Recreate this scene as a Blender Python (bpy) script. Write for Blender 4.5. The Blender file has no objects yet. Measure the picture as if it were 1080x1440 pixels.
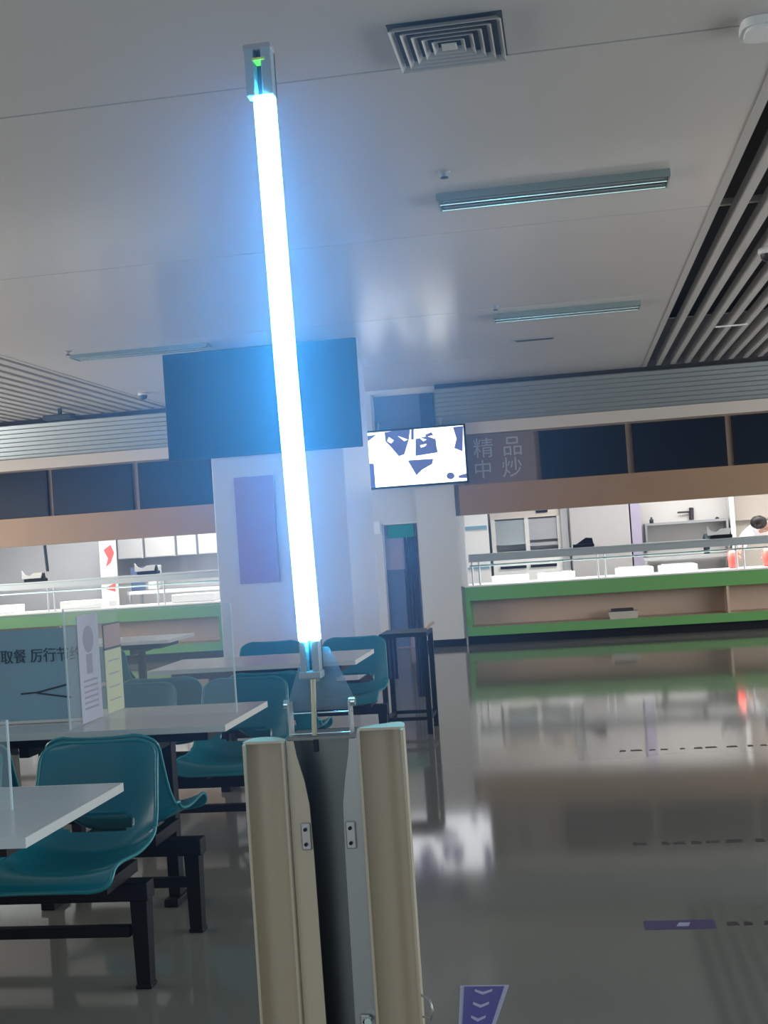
import bpy, bmesh, math, random
from mathutils import Vector, Matrix
random.seed(4)
PI = math.pi
S = bpy.context.scene
COL = S.collection

# ------------------------------------------------------------------ camera
cam_d = bpy.data.cameras.new('camera'); cam = bpy.data.objects.new('camera', cam_d); COL.objects.link(cam)
cam_d.sensor_fit = 'VERTICAL'; cam_d.sensor_height = 36.0; cam_d.lens = 36.0 * 1750 / 1440
cam_d.clip_start = 0.05; cam_d.clip_end = 100
R = Matrix(((0.9864010, 0.0705548, 0.1484420), (0.1497091, -0.0129936, -0.9886447), (-0.0678248, 0.9974233, -0.0233796)))
cam.matrix_world = Matrix.Translation((0, 0, 1.4)) @ R.to_4x4()
S.camera = cam

# ------------------------------------------------------------------ view, world
S.view_settings.view_transform = 'Standard'; S.view_settings.look = 'None'
S.view_settings.gamma = 1.0; S.view_settings.use_curve_mapping = False
S.view_settings.exposure = 0.0
S.cycles.use_denoising = True
S.cycles.max_bounces = 8; S.cycles.glossy_bounces = 5; S.cycles.diffuse_bounces = 4
S.cycles.volume_bounces = 0; S.cycles.transparent_max_bounces = 12
S.cycles.caustics_reflective = False; S.cycles.caustics_refractive = False
w = bpy.data.worlds.new('world'); S.world = w; w.use_nodes = True
w.node_tree.nodes['Background'].inputs[0].default_value = (0.6, 0.68, 0.75, 1)
w.node_tree.nodes['Background'].inputs[1].default_value = 0.3

# ------------------------------------------------------------------ area lights (daylight from the windows, kitchen tubes, added counter fill)
def area(name, loc, rot, sx, sy, power, col=(1, 1, 1)):
    l = bpy.data.lights.new(name, 'AREA'); l.shape = 'RECTANGLE'; l.size = sx; l.size_y = sy; l.energy = power; l.color = col
    o = bpy.data.objects.new(name, l); COL.objects.link(o); o.location = loc; o.rotation_euler = rot
    return o
area('window_light_right', (6.85, 8.6, 1.75), (0, PI/2, 0), 1.9, 13, 520, (0.95, 0.98, 1.0))
area('window_light_left', (-9.35, 8.6, 1.75), (0, -PI/2, 0), 1.9, 13, 480, (1.0, 0.97, 0.92))
area('window_light_front', (-1.2, -4.85, 1.7), (PI/2, 0, 0), 12, 2.0, 120, (0.95, 0.98, 1.0))
for kx, p in ((-6.0, 130), (1.4, 120), (5.0, 60)):
    area('kitchen_tube_light', (kx, 16.95, 3.2), (math.radians(18), 0, 0), 3.2, 1.0, p, (1.0, 0.97, 0.95))

for kx, kl in ((1.2, 5.0), (5.0, 3.0), (-7.1, 4.7)):      # added fill strips under the serving shelves, to brighten the counters
    area('counter_fill_light', (kx, 16.27 if kx > 0 else 16.37, 1.02), (math.radians(25), 0, 0), kl, 0.05, 5.5*kl, (1.0, 0.99, 0.97))

# ------------------------------------------------------------------ materials
def mat(name, col, rough=0.5, metal=0.0, spec=0.5, emit=None, es=0.0, noise=None, bump=None, coat=0.0, alpha=1.0, trans=0.0):
    m = bpy.data.materials.new(name); m.use_nodes = True; nt = m.node_tree; b = nt.nodes['Principled BSDF']
    b.inputs['Base Color'].default_value = (*col, 1); b.inputs['Roughness'].default_value = rough
    b.inputs['Metallic'].default_value = metal; b.inputs['Specular IOR Level'].default_value = spec
    b.inputs['Coat Weight'].default_value = coat; b.inputs['Alpha'].default_value = alpha
    b.inputs['Transmission Weight'].default_value = trans
    if emit: b.inputs['Emission Color'].default_value = (*emit, 1); b.inputs['Emission Strength'].default_value = es
    if noise:      # (scale, amount): gentle variation of the colour of the thing itself
        tc = nt.nodes.new('ShaderNodeTexCoord'); n = nt.nodes.new('ShaderNodeTexNoise'); n.inputs['Scale'].default_value = noise[0]
        n.inputs['Detail'].default_value = 4
        nt.links.new(tc.outputs['Object'], n.inputs['Vector'])
        mx = nt.nodes.new('ShaderNodeMix'); mx.data_type = 'RGBA'
        k = noise[1]
        mx.inputs[6].default_value = (*[c * (1 - k) for c in col], 1); mx.inputs[7].default_value = (*[min(1, c * (1 + k)) for c in col], 1)
        nt.links.new(n.outputs['Fac'], mx.inputs[0]); nt.links.new(mx.outputs[2], b.inputs['Base Color'])
    if bump:
        tc = nt.nodes.new('ShaderNodeTexCoord'); n = nt.nodes.new('ShaderNodeTexNoise'); n.inputs['Scale'].default_value = bump[0]
        nt.links.new(tc.outputs['Object'], n.inputs['Vector'])
        bp = nt.nodes.new('ShaderNodeBump'); bp.inputs['Strength'].default_value = bump[1]; bp.inputs['Distance'].default_value = 0.01
        nt.links.new(n.outputs['Fac'], bp.inputs['Height']); nt.links.new(bp.outputs['Normal'], b.inputs['Normal'])
    return m
M = {}
M['floor'] = mat('floor_polished', (0.20, 0.20, 0.182), 0.075, spec=0.42, noise=(1.5, 0.10), bump=(1.0, 0.05))
M['ceiling'] = mat('ceiling_panel', (0.60, 0.575, 0.55), 0.45, spec=0.15, noise=(0.6, 0.05), bump=(1.6, 0.10), coat=0.45)
M['ceiling'].node_tree.nodes['Principled BSDF'].inputs['Coat Roughness'].default_value = 0.17
M['wall'] = mat('white_wall', (0.62, 0.62, 0.62), 0.5, noise=(2, 0.04))
M['pillar'] = mat('pillar_panel', (0.50, 0.51, 0.58), 0.4, noise=(1.5, 0.04))
M['slat'] = mat('slat_metal', (0.50, 0.48, 0.46), 0.4)
M['dark'] = mat('dark_void', (0.012, 0.012, 0.016), 0.7)
M['black'] = mat('black_steel', (0.008, 0.009, 0.014), 0.5, spec=0.2)
M['teal'] = mat('teal_plastic', (0.006, 0.16, 0.215), 0.22, spec=0.5, noise=(3, 0.12))
M['teal_rim_lit'] = mat('teal_rim_lit', (0.010, 0.20, 0.24), 0.22)  # lighter teal: the edge highlight is put into the rim colour
M['table'] = mat('table_laminate', (0.52, 0.55, 0.58), 0.2, noise=(6, 0.04))
M['table_edge'] = mat('table_edge', (0.62, 0.62, 0.60), 0.4)
M['alu'] = mat('aluminium', (0.36, 0.40, 0.41), 0.36, metal=0.6)
M['lip'] = mat('shelf_lip', (0.34, 0.37, 0.38), 0.35, metal=0.5)
M['holder'] = mat('lamp_holder_grey', (0.30, 0.40, 0.44), 0.35)
M['fixture'] = mat('fixture_grey', (0.22, 0.29, 0.29), 0.3, metal=0.4)
M['fridge'] = mat('fridge_steel', (0.42, 0.41, 0.41), 0.45, metal=0.3)
M['steel'] = mat('stainless', (0.50, 0.52, 0.53), 0.28, metal=0.8)
M['steel_dark'] = mat('dark_stainless', (0.16, 0.19, 0.18), 0.28, metal=0.85, noise=(4, 0.15))
M['mirror'] = mat('reflector', (0.60, 0.80, 0.80), 0.18, metal=1.0)
M['cream'] = mat('cream_trim', (0.52, 0.47, 0.42), 0.5)
M['wood'] = mat('wood_band', (0.31, 0.19, 0.11), 0.45, noise=(3, 0.08))
M['woodpost'] = mat('wood_post', (0.34, 0.24, 0.18), 0.5)
M['brown'] = mat('brown_sign', (0.17, 0.13, 0.125), 0.45)
M['letter'] = mat('sign_letter', (0.36, 0.34, 0.35), 0.4)
M['screen'] = mat('dark_screen', (0.004, 0.010, 0.022), 0.30, spec=0.14)
M['green'] = mat('green_laminate', (0.13, 0.36, 0.10), 0.3, noise=(2, 0.06))
M['niche'] = mat('niche_beige', (0.58, 0.43, 0.33), 0.5)
M['white'] = mat('white_paint', (0.80, 0.80, 0.79), 0.4)
M['offwhite'] = mat('offwhite', (0.62, 0.61, 0.59), 0.4)
M['grey'] = mat('grey_paint', (0.33, 0.34, 0.36), 0.4)
M['beige'] = mat('beige_enamel', (0.60, 0.55, 0.43), 0.35, noise=(2, 0.05))
M['blue'] = mat('blue_vinyl', (0.035, 0.045, 0.32), 0.35)
M['palevinyl'] = mat('pale_vinyl', (0.42, 0.44, 0.62), 0.35)
M['violet'] = mat('violet_vinyl', (0.055, 0.045, 0.17), 0.35)
M['darkvinyl'] = mat('dark_vinyl', (0.03, 0.03, 0.035), 0.4)
M['board'] = mat('blue_board', (0.20, 0.36, 0.46), 0.4)
M['ink'] = mat('ink', (0.02, 0.04, 0.06), 0.5)
M['paper'] = mat('lilac_paper', (0.50, 0.50, 0.60), 0.5)
M['paper_ink'] = mat('paper_ink', (0.34, 0.32, 0.40), 0.5)
M['yellow'] = mat('pale_yellow_card', (0.62, 0.64, 0.40), 0.5)
M['pinkcard'] = mat('pink_card', (0.42, 0.28, 0.28), 0.5)
M['red'] = mat('red_plastic', (0.75, 0.10, 0.08), 0.4)
M['signgreen'] = mat('sign_green', (0.0, 0.22, 0.13), 0.4)
M['doorblue'] = mat('door_blue', (0.10, 0.14, 0.26), 0.45)
M['strip'] = mat('curtain_strip', (0.025, 0.035, 0.10), 0.4)
M['lavender'] = mat('lavender_panel', (0.34, 0.31, 0.42), 0.5)
M['cable'] = mat('cable_sheath', (0.62, 0.63, 0.45), 0.4)
M['yellow_ring'] = mat('yellow_ring', (0.65, 0.75, 0.05), 0.4)
M['skin'] = mat('skin', (0.50, 0.30, 0.22), 0.5)
M['hair'] = mat('hair', (0.012, 0.010, 0.010), 0.5)
M['cloth'] = mat('white_cotton', (0.80, 0.80, 0.82), 0.8)
M['trouser'] = mat('dark_trousers', (0.05, 0.05, 0.07), 0.8)
M['sign_poster'] = mat('plum_poster', (0.26, 0.16, 0.36), 0.5)
M['picture_lit'] = mat('picture_lit', (0.1, 0.1, 0.1), 0.3, emit=(0.93, 0.95, 1.0), es=2.2)
M['picture_dim'] = mat('picture_dim', (0.05, 0.05, 0.1), 0.3, emit=(0.07, 0.09, 0.26), es=1.0)
M['tube'] = mat('lit_tube', (0.9, 0.9, 0.9), 0.3, emit=(0.10, 0.64, 1.0), es=72.0)

def clear_mat(name, tint, fac):      # thin clear sheet: mostly see-through, partly reflecting and slightly milky
    m = bpy.data.materials.new(name); m.use_nodes = True; nt = m.node_tree; nt.nodes.clear()
    out = nt.nodes.new('ShaderNodeOutputMaterial'); tr = nt.nodes.new('ShaderNodeBsdfTransparent'); tr.inputs[0].default_value = (0.97, 0.98, 0.98, 1)
    pb = nt.nodes.new('ShaderNodeBsdfPrincipled'); pb.inputs['Base Color'].default_value = (*tint, 1); pb.inputs['Roughness'].default_value = 0.08
    mx = nt.nodes.new('ShaderNodeMixShader'); mx.inputs[0].default_value = fac
    nt.links.new(tr.outputs[0], mx.inputs[1]); nt.links.new(pb.outputs[0], mx.inputs[2]); nt.links.new(mx.outputs[0], out.inputs[0])
    return m
M['clear'] = clear_mat('clear_acrylic', (0.75, 0.80, 0.82), 0.13)
M['clear_edge'] = clear_mat('acrylic_edge', (0.70, 0.80, 0.85), 0.55)
M['bracket_clear'] = clear_mat('bracket_acrylic', (0.25, 0.33, 0.42), 0.40)

# ------------------------------------------------------------------ mesh builder
class MB:
    def __init__(s): s.v = []; s.f = []; s.mi = []; s.sm = []; s.mats = []
    def _m(s, m):
        if m is None: m = 'white'
        if m not in s.mats: s.mats.append(m)
        return s.mats.index(m)
    def add(s, vs, fs, m=None, smooth=False):
        b = len(s.v); k = s._m(m)
        s.v += [tuple(v) for v in vs]
        for f in fs: s.f.append([b + i for i in f]); s.mi.append(k); s.sm.append(smooth)
    def box(s, x0, x1, y0, y1, z0, z1, m=None, bev=0.0):
        if bev > 0:
            b = bmesh.new(); bmesh.ops.create_cube(b, size=1)
            for v in b.verts: v.co = Vector(((x0+x1)/2 + v.co.x*(x1-x0), (y0+y1)/2 + v.co.y*(y1-y0), (z0+z1)/2 + v.co.z*(z1-z0)))
            bmesh.ops.bevel(b, geom=list(b.edges), offset=bev, segments=2, profile=0.5, affect='EDGES')
            s.bm(b, m); return
        s.add([(x0,y0,z0),(x1,y0,z0),(x1,y1,z0),(x0,y1,z0),(x0,y0,z1),(x1,y0,z1),(x1,y1,z1),(x0,y1,z1)],
              [(0,3,2,1),(4,5,6,7),(0,1,5,4),(1,2,6,5),(2,3,7,6),(3,0,4,7)], m)
    def bm(s, b, m=None, smooth=False):
        b.verts.ensure_lookup_table(); b.verts.index_update()
        s.add([v.co.copy() for v in b.verts], [[v.index for v in f.verts] for f in b.faces], m, smooth); b.free()
    def prism(s, pts, axis, a0, a1, m=None, smooth=False):     # pts 2D outline, extruded along axis
        n = len(pts)
        def V(p, a):
            return {'x': (a, p[0], p[1]), 'y': (p[0], a, p[1]), 'z': (p[0], p[1], a)}[axis]
        vs = [V(p, a0) for p in pts] + [V(p, a1) for p in pts]
        s.add(vs, [tuple(range(n))[::-1], tuple(range(n, 2*n))], m)
        s.add(vs, [(i, (i+1) % n, n + (i+1) % n, n + i) for i in range(n)], m, smooth)
    def tube(s, pts, r, m=None, n=12, caps=True, radii=None):
        pts = [Vector(p) for p in pts]; rings = []
        up = None
        for i, p in enumerate(pts):
            if i == 0: d = pts[1] - pts[0]
            elif i == len(pts)-1: d = pts[-1] - pts[-2]
            else: d = (pts[i+1] - pts[i]).normalized() + (pts[i] - pts[i-1]).normalized()
            d.normalize()
            if up is None: up = Vector((0,0,1)) if abs(d.z) < 0.9 else Vector((1,0,0))
            a = (up - d * up.dot(d)).normalized(); up = a; c = d.cross(a)
            rr = radii[i] if radii else r
            rings.append([p + (a*math.cos(2*PI*k/n) + c*math.sin(2*PI*k/n)) * rr for k in range(n)])
        vs = [v for g in rings for v in g]
        fs = [(i*n+k, i*n+(k+1) % n, (i+1)*n+(k+1) % n, (i+1)*n+k) for i in range(len(pts)-1) for k in range(n)]
        s.add(vs, fs, m, True)
        if caps: s.add(rings[0] + rings[-1], [tuple(range(n))[::-1], tuple(range(n, 2*n))], m)
    def lathe(s, prof, cx, cy, m=None, n=24):                 # prof [(r, z)]
        vs = [(cx + r*math.cos(2*PI*k/n), cy + r*math.sin(2*PI*k/n), z) for r, z in prof for k in range(n)]
        s.add(vs, [(i*n+k, i*n+(k+1) % n, (i+1)*n+(k+1) % n, (i+1)*n+k) for i in range(len(prof)-1) for k in range(n)], m, True)
    def build(s, name, parent=None, loc=None):
        me = bpy.data.meshes.new(name); me.from_pydata(s.v, [], s.f)
        for m in s.mats: me.materials.append(M[m])
        for p, k, q in zip(me.polygons, s.mi, s.sm): p.material_index = k; p.use_smooth = q
        me.update()
        b = bmesh.new(); b.from_mesh(me); bmesh.ops.recalc_face_normals(b, faces=b.faces); b.to_mesh(me); b.free()
        o = bpy.data.objects.new(name, me); COL.objects.link(o)
        if parent: o.parent = parent
        if loc: o.location = loc
        return o
def tag(o, label=None, cat=None, group=None, kind=None):
    if label: o['label'] = label
    if cat: o['category'] = cat
    if group: o['group'] = group
    if kind: o['kind'] = kind
    return o
def thing(name, label, cat, loc=(0,0,0), group=None, rz=0):
    o = bpy.data.objects.new(name, None); COL.objects.link(o); o.location = loc; o.rotation_euler = (0, 0, rz); o.empty_display_size = 0.1
    return tag(o, label, cat, group)
def struct(o): o['kind'] = 'structure'; return o
def bx(name, dims, m, parent=None, bev=0.0):
    b = MB(); b.box(*dims, m, bev); return b.build(name, parent)
def text_mesh(mb, body, cx, cz, size, yplane, m, face=-1, depth=0.004, sx=1.0):
    cu = bpy.data.curves.new('lettering', 'FONT'); cu.body = body; cu.size = size; cu.align_x = 'CENTER'; cu.align_y = 'CENTER'; cu.extrude = depth/2
    o = bpy.data.objects.new('lettering', cu); COL.objects.link(o)
    me = bpy.data.meshes.new_from_object(o.evaluated_get(bpy.context.evaluated_depsgraph_get()))
    mb.add([(cx + v.co.x*sx, yplane + v.co.z*-1, cz + v.co.y) for v in me.vertices], [tuple(p.vertices) for p in me.polygons], m)
    bpy.data.objects.remove(o); bpy.data.curves.remove(cu); bpy.data.meshes.remove(me)

# ================================================================== SETTING
XL, XR, YF, W, KY, CZ = -9.5, 7.0, -5.0, 15.95, 19.3, 3.355
struct(bx('floor', (XL, XR, YF, KY, -0.1, 0), 'floor'))
b = MB()                                                       # flush ceiling panels with open joints
ys = [YF, -0.64, 2.23, 5.10, 7.98, 10.86, 13.72, W]
for a, c in zip(ys[:-1], ys[1:]): b.box(-5.09, 1.0, a + 0.008, c - 0.008, CZ, CZ + 0.05, 'ceiling')
b.box(XL, XR, YF, W, 3.95, 4.0, 'dark')
b.box(-5.09, 1.0, YF, W - 0.02, CZ + 0.055, CZ + 0.06, 'dark')
ceil = struct(b.build('ceiling'))
b = MB()
x = 1.02
b.box(1.0, 1.05, YF, W - 0.05, CZ - 0.005, CZ + 0.09, 'slat')
for k in range(1, 34):
    xx = 1.0 + 0.175 * k
    if xx < XR - 0.05: b.box(xx, xx + 0.055, YF, W - 0.05, CZ, CZ + 0.09, 'slat')
b.box(1.0, XR, 8.35, 8.39, CZ + 0.09, CZ + 0.13, 'slat')
b.build('slat_panel', ceil)
b = MB(); b.box(-5.14, -5.09, YF, W - 0.05, CZ - 0.005, CZ + 0.09, 'slat')
for k in range(1, 26):
    xx = -5.14 - 0.175 * k
    b.box(xx, xx + 0.10, YF, W - 0.05, CZ, CZ + 0.05, 'slat')
b.build('slat_panel', ceil)
b = MB(); b.box(1.58, 1.90, 13.02, 13.05, CZ - 0.012, CZ, 'white'); b.build('cross_bar', ceil)

def wall_with_windows(name, axis, pos, a0, a1, thick, wins):
    b = MB()
    def put(u0, u1, z0, z1):
        if axis == 'x': b.box(pos, pos + thick, u0, u1, z0, z1, 'wall')
        else: b.box(u0, u1, pos, pos + thick, z0, z1, 'wall')
    z0, z1 = 0.75, 2.75
    put(a0, a1, 0, z0); put(a0, a1, z1, 4.0)
    e = [a0] + [q for wn in wins for q in wn] + [a1]
    for u0, u1 in zip(e[::2], e[1::2]): put(u0, u1, z0, z1)
    return struct(b.build(name))
wall_with_windows('wall_left', 'x', XL - 0.15, YF, KY, 0.15, [(2.2, 6.2), (6.6, 10.6), (11.0, 15.0)])
wall_with_windows('wall_right', 'x', XR, YF, KY, 0.15, [(2.2, 6.2), (6.6, 10.6), (11.0, 15.0)])
wall_with_windows('wall_front', 'y', YF - 0.15, XL, XR, 0.15, [(-7.2, -3.4), (-3.0, 0.8), (1.2, 4.8)])
n = 1
for axis, pos, wins in (('x', XL - 0.08, [(2.2, 6.2), (6.6, 10.6), (11.0, 15.0)]), ('x', XR + 0.08, [(2.2, 6.2), (6.6, 10.6), (11.0, 15.0)]), ('y', YF - 0.08, [(-7.2, -3.4), (-3.0, 0.8), (1.2, 4.8)])):
    for u0, u1 in wins:
        fr = MB(); pn = MB(); um = (u0 + u1) / 2
        def p2(m_, q0, q1, z0, z1, t, mt):
            if axis == 'x': m_.box(pos - t, pos + t, q0, q1, z0, z1, mt)
            else: m_.box(q0, q1, pos - t, pos + t, z0, z1, mt)
        p2(fr, u0, u1, 0.75, 0.81, 0.03, 'white'); p2(fr, u0, u1, 2.69, 2.75, 0.03, 'white')
        for q in (u0, um - 0.03, u1 - 0.06): p2(fr, q, q + 0.06, 0.81, 2.69, 0.03, 'white')
        p2(pn, u0 + 0.06, um - 0.03, 0.81, 2.69, 0.004, 'clear'); p2(pn, um + 0.03, u1 - 0.06, 0.81, 2.69, 0.004, 'clear')
        wo = struct(fr.build('window_%d' % n)); pn.build('pane', wo); n += 1
# back wall at the serving line: solid pieces round the two serving openings and the passage
b = MB()
b.box(XL, -4.62, W + 0.02, W + 0.17, 1.66, 3.95, 'wall'); b.box(-1.42, XR, W + 0.02, W + 0.17, 1.66, 3.95, 'wall')
b.box(-4.62, -2.44, W + 0.02, W + 0.17, 0, 3.95, 'wall'); b.box(-2.44, -1.98, W + 0.02, W + 0.17, 1.62, 3.95, 'wall')
b.box(-1.98, -1.42, W + 0.02, W + 0.17, 0, 3.95, 'wall')
struct(b.build('wall_back'))
struct(bx('wall_kitchen', (XL, XR, KY, KY + 0.15, 0, 4.0), 'offwhite'))
b = MB(); b.box(XL, XR, W + 0.17, KY, 3.35, 3.40, 'white'); struct(b.build('ceiling'))
struct(bx('trim_1', (-1.96, -1.46, W - 0.06, W + 0.02, 0.09, 2.06), 'offwhite'))            # light casing beside the passage
b = MB(); b.box(-1.96, -1.44, W - 0.075, W + 0.02, 0, 0.09, 'black'); b.box(-4.6, -2.44, W, W + 0.02, 0, 0.14, 'black'); struct(b.build('baseboard_back'))
# passage with louvred door leaf
d = struct(bx('door_1', (-2.43, -1.99, W + 0.10, W + 0.13, 0.0, 1.61), 'lavender'))
bx('kick_panel', (-2.42, -2.19, W + 0.08, W + 0.10, 0.02, 1.02), 'doorblue', d)
b = MB()
for i in range(4): b.box(-2.175 + i*0.045, -2.148 + i*0.045, W + 0.07, W + 0.10, 0.20, 1.44, 'strip')
b.build('strip_curtain', d)
# recessed bulkhead over the passage
b = MB(); b.box(-2.44, -1.66, W - 0.02, W + 0.02, 2.78, 3.27, 'doorblue'); b.box(-1.83, -1.66, W - 0.05, W - 0.02, 2.80, 3.26, 'strip')
b.box(-2.46, -2.43, W - 0.08, W + 0.02, 2.75, 3.3, 'grey'); struct(b.build('trim_2'))
# ribbed aluminium fascia, cream strip, wooden band of the two serving fronts
def ribbed(x0, x1, nm):
    b = MB(); n_ = 8; h = (3.30 - 2.835) / n_
    for i in range(n_):
        z0 = 2.835 + i*h
        b.add([(x0, W - 0.13, z0), (x1, W - 0.13, z0), (x1, W - 0.148, z0 + h*0.75), (x0, W - 0.148, z0 + h*0.75), (x0, W - 0.13, z0 + h), (x1, W - 0.13, z0 + h)],
              [(0, 1, 2, 3), (3, 2, 5, 4)], 'alu')
    b.box(x0, x1, W - 0.129, W + 0.02, 2.835, 3.30, 'alu')
    b.box(x0, x1, W - 0.10, W + 0.02, 3.30, CZ, 'dark')
    return struct(b.build(nm))
ribbed(-1.62, XR - 0.01, 'trim_3'); ribbed(XL + 0.01, -4.60, 'trim_4')
for nm, x0, x1 in (('trim_5', -1.40, XR - 0.01), ('trim_6', XL + 0.01, -4.60)):
    b = MB(); b.box(x0, x1, W - 0.16, W + 0.02, 2.68, 2.83, 'cream'); b.box(x0, x1, W - 0.10, W + 0.02, 1.66, 2.04, 'wood')
    b.box(x0, x1, W - 0.03, W + 0.02, 2.04, 2.68, 'woodpost'); struct(b.build(nm))
struct(bx('trim_7', (-4.62, -4.58, W - 0.1, W + 0.02, 0.0, 2.83), 'pillar'))

# pillar that carries the large television
P0 = (-3.42, -2.11, 11.70, 13.25)
b = MB(); b.box(*P0, 0.0, CZ, 'pillar', 0.01); b.box(P0[0] - 0.012, P0[1] + 0.012, P0[2] - 0.012, P0[3] + 0.012, 0, 0.10, 'black')
struct(b.build('wall_pillar'))

# ================================================================== THE ULTRAVIOLET LAMP TROLLEY
lamp = thing('disinfection_lamp', 'tall ultraviolet lamp trolley with one glowing vertical tube above its two open beige doors', 'lamp', (-0.43, 2.0, 0))
LX = -0.43
def lp(mb, name, parent=None):
    o = mb.build(name, parent or lamp)
    if parent is None: o.location = (-LX, -2.0, 0)
    return o
# base with casters
b = MB(); b.box(LX - 0.17, LX + 0.17, 1.88, 2.28, 0.075, 0.20, 'beige', 0.015); base = lp(b, 'base')
for sx in (-0.13, 0.13):
    for sy in (1.92, 2.23):
        b = MB(); cx = LX + sx
        b.tube([(cx - 0.012, sy, 0.03), (cx + 0.012, sy, 0.03)], 0.03, 'black', 20); b.box(cx - 0.017, cx + 0.017, sy - 0.018, sy + 0.018, 0.045, 0.0755, 'steel')
        lp(b, 'caster')
# central column: dark stainless channel open towards the camera
b = MB()
b.box(-0.483, -0.372, 2.07, 2.075, 0.20, 1.09, 'steel_dark')
b.box(-0.484, -0.481, 1.995, 2.07, 0.20, 1.085, 'steel_dark'); b.box(-0.374, -0.371, 1.995, 2.07, 0.20, 1.085, 'steel_dark')
b.box(-0.484, -0.371, 1.99, 2.075, 1.085, 1.090, 'steel_dark')
lp(b, 'column')
# flared front flanges (the left one and the right one)
def flange(side):
    b = MB(); pts = []
    if side < 0:
        x_out = -0.486
        prof = [(1.086, -0.474), (1.06, -0.470), (1.02, -0.460), (0.98, -0.454), (0.90, -0.452), (0.60, -0.450), (0.201, -0.450)]
    else:
        x_out = -0.368
        prof = [(1.086, -0.381), (1.06, -0.384), (1.02, -0.392), (0.98, -0.398), (0.90, -0.400), (0.60, -0.402), (0.201, -0.402)]
    o = [(x_out, 1.086)] + [(x_, z_) for z_, x_ in prof] + [(x_out, 0.201)]
    b.prism(o, 'y', 1.990, 1.9935, 'beige' if side < 0 else 'alu')
    return b
f1 = lp(flange(-1), 'flange'); f2 = lp(flange(1), 'flange'); f2['label'] = 'grey metal flange'
for x_, zz in ((-0.462, 0.93), (-0.388, 0.93), (-0.385, 0.62), (-0.45, 0.45)):
    b = MB(); b.box(x_ - 0.008, x_ + 0.008, 1.984, 1.99, zz - 0.022, zz + 0.022, 'steel', 0.002)
    for dz in (-0.012, 0.012): b.tube([(x_, 1.980, zz + dz), (x_, 1.985, zz + dz)], 0.003, 'black', 8)
    lp(b, 'hinge')
# two trough-shaped doors with half-moon top caps
def door(x0, x1, dep, ztop, prof, nm='door'):
    b = MB(); z0 = 0.235; n_ = 6; pr = []
    for k in range(len(prof) - 1):                               # smooth the control section
        for q in range(n_):
            f = q/n_; P_ = [prof[max(0, min(len(prof) - 1, k + d_))] for d_ in (-1, 0, 1, 2)]
            pr.append(tuple(0.5*((2*P_[1][c]) + (-P_[0][c] + P_[2][c])*f + (2*P_[0][c] - 5*P_[1][c] + 4*P_[2][c] - P_[3][c])*f*f + (-P_[0][c] + 3*P_[1][c] - 3*P_[2][c] + P_[3][c])*f**3) for c in (0, 1)))
    pr.append(prof[-1]); mx = (x0 + x1)/2
    o = [(x0 + (x1 - x0)*a, 1.985 + dep*max(0, c)) for a, c in pr]
    i_ = [(mx + (p[0] - mx)*0.94, max(1.985, p[1] - 0.0025)) for p in o[::-1]]
    b.prism(o + i_, 'z', z0, ztop, 'beige', True)
    for zz in (ztop - 0.001, z0 - 0.003): b.prism(o, 'z', zz, zz + 0.004, 'beige')
    b.box(x0, x0 + 0.005, 1.978, 1.986, z0, ztop, 'beige', 0.001); b.box(x1 - 0.005, x1, 1.978, 1.986, z0, ztop, 'beige', 0.001)
    return lp(b, nm)
dl = door(-0.557, -0.487, 0.046, 1.084, [(0, 0), (0.03, 0.5), (0.14, 0.95), (0.45, 1.0), (0.8, 0.7), (0.97, 0.3), (1, 0)])
dr = door(-0.366, -0.290, 0.055, 1.098, [(0, 0), (0.02, 0.25), (0.2, 0.55), (0.5, 0.8), (0.68, 1.0), (0.86, 0.95), (0.97, 0.55), (1, 0)])
b = MB(); b.tube([(-0.291, 1.981, 0.675), (-0.276, 1.972, 0.668), (-0.272, 1.968, 0.655), (-0.276, 1.97, 0.640), (-0.290, 1.981, 0.640)], 0.0018, 'steel', 8)
b.build('latch', dr)
b = MB(); b.tube([(-0.378, 1.982, 0.635), (-0.378, 1.972, 0.635)], 0.006, 'mirror', 12); b.tube([(-0.378, 1.982, 0.615), (-0.378, 1.974, 0.615)], 0.004, 'mirror', 12); b.build('lock', dr)
# pivot bracket with tapered clear plate
b = MB()
for x_ in (-0.481, -0.380):
    b.box(x_ - 0.0015, x_ + 0.0015, 2.0, 2.028, 1.09, 1.145, 'lip')
b.tube([(-0.484, 2.012, 1.126), (-0.377, 2.012, 1.126)], 0.0016, 'mirror', 10); b.tube([(-0.481, 2.0, 1.094), (-0.380, 2.0, 1.094)], 0.0013, 'mirror', 10)
lp(b, 'pivot_bracket')
for x_ in (-0.485, -0.376):
    b = MB(); b.tube([(x_ - 0.005, 2.012, 1.142), (x_ + 0.005, 2.012, 1.142)], 0.008, 'mirror', 14); lp(b, 'knob')
b = MB(); b.prism([(-0.486, 1.145), (-0.482, 1.128), (-0.379, 1.128), (-0.376, 1.147), (-0.400, 1.205), (-0.412, 1.232), (-0.450, 1.232), (-0.466, 1.20)], 'y', 2.026, 2.029, 'bracket_clear'); lp(b, 'mounting_plate')
b = MB(); b.tube([(-0.437, 2.005, 1.188), (-0.437, 2.0, 1.16), (-0.4385, 1.998, 1.12), (-0.4395, 1.997, 1.0915)], 0.0042, 'cable', 10); lp(b, 'cable')
b = MB(); b.box(-0.440, -0.431, 1.984, 1.990, 1.066, 1.086, 'black', 0.002); lp(b, 'grommet')
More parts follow.
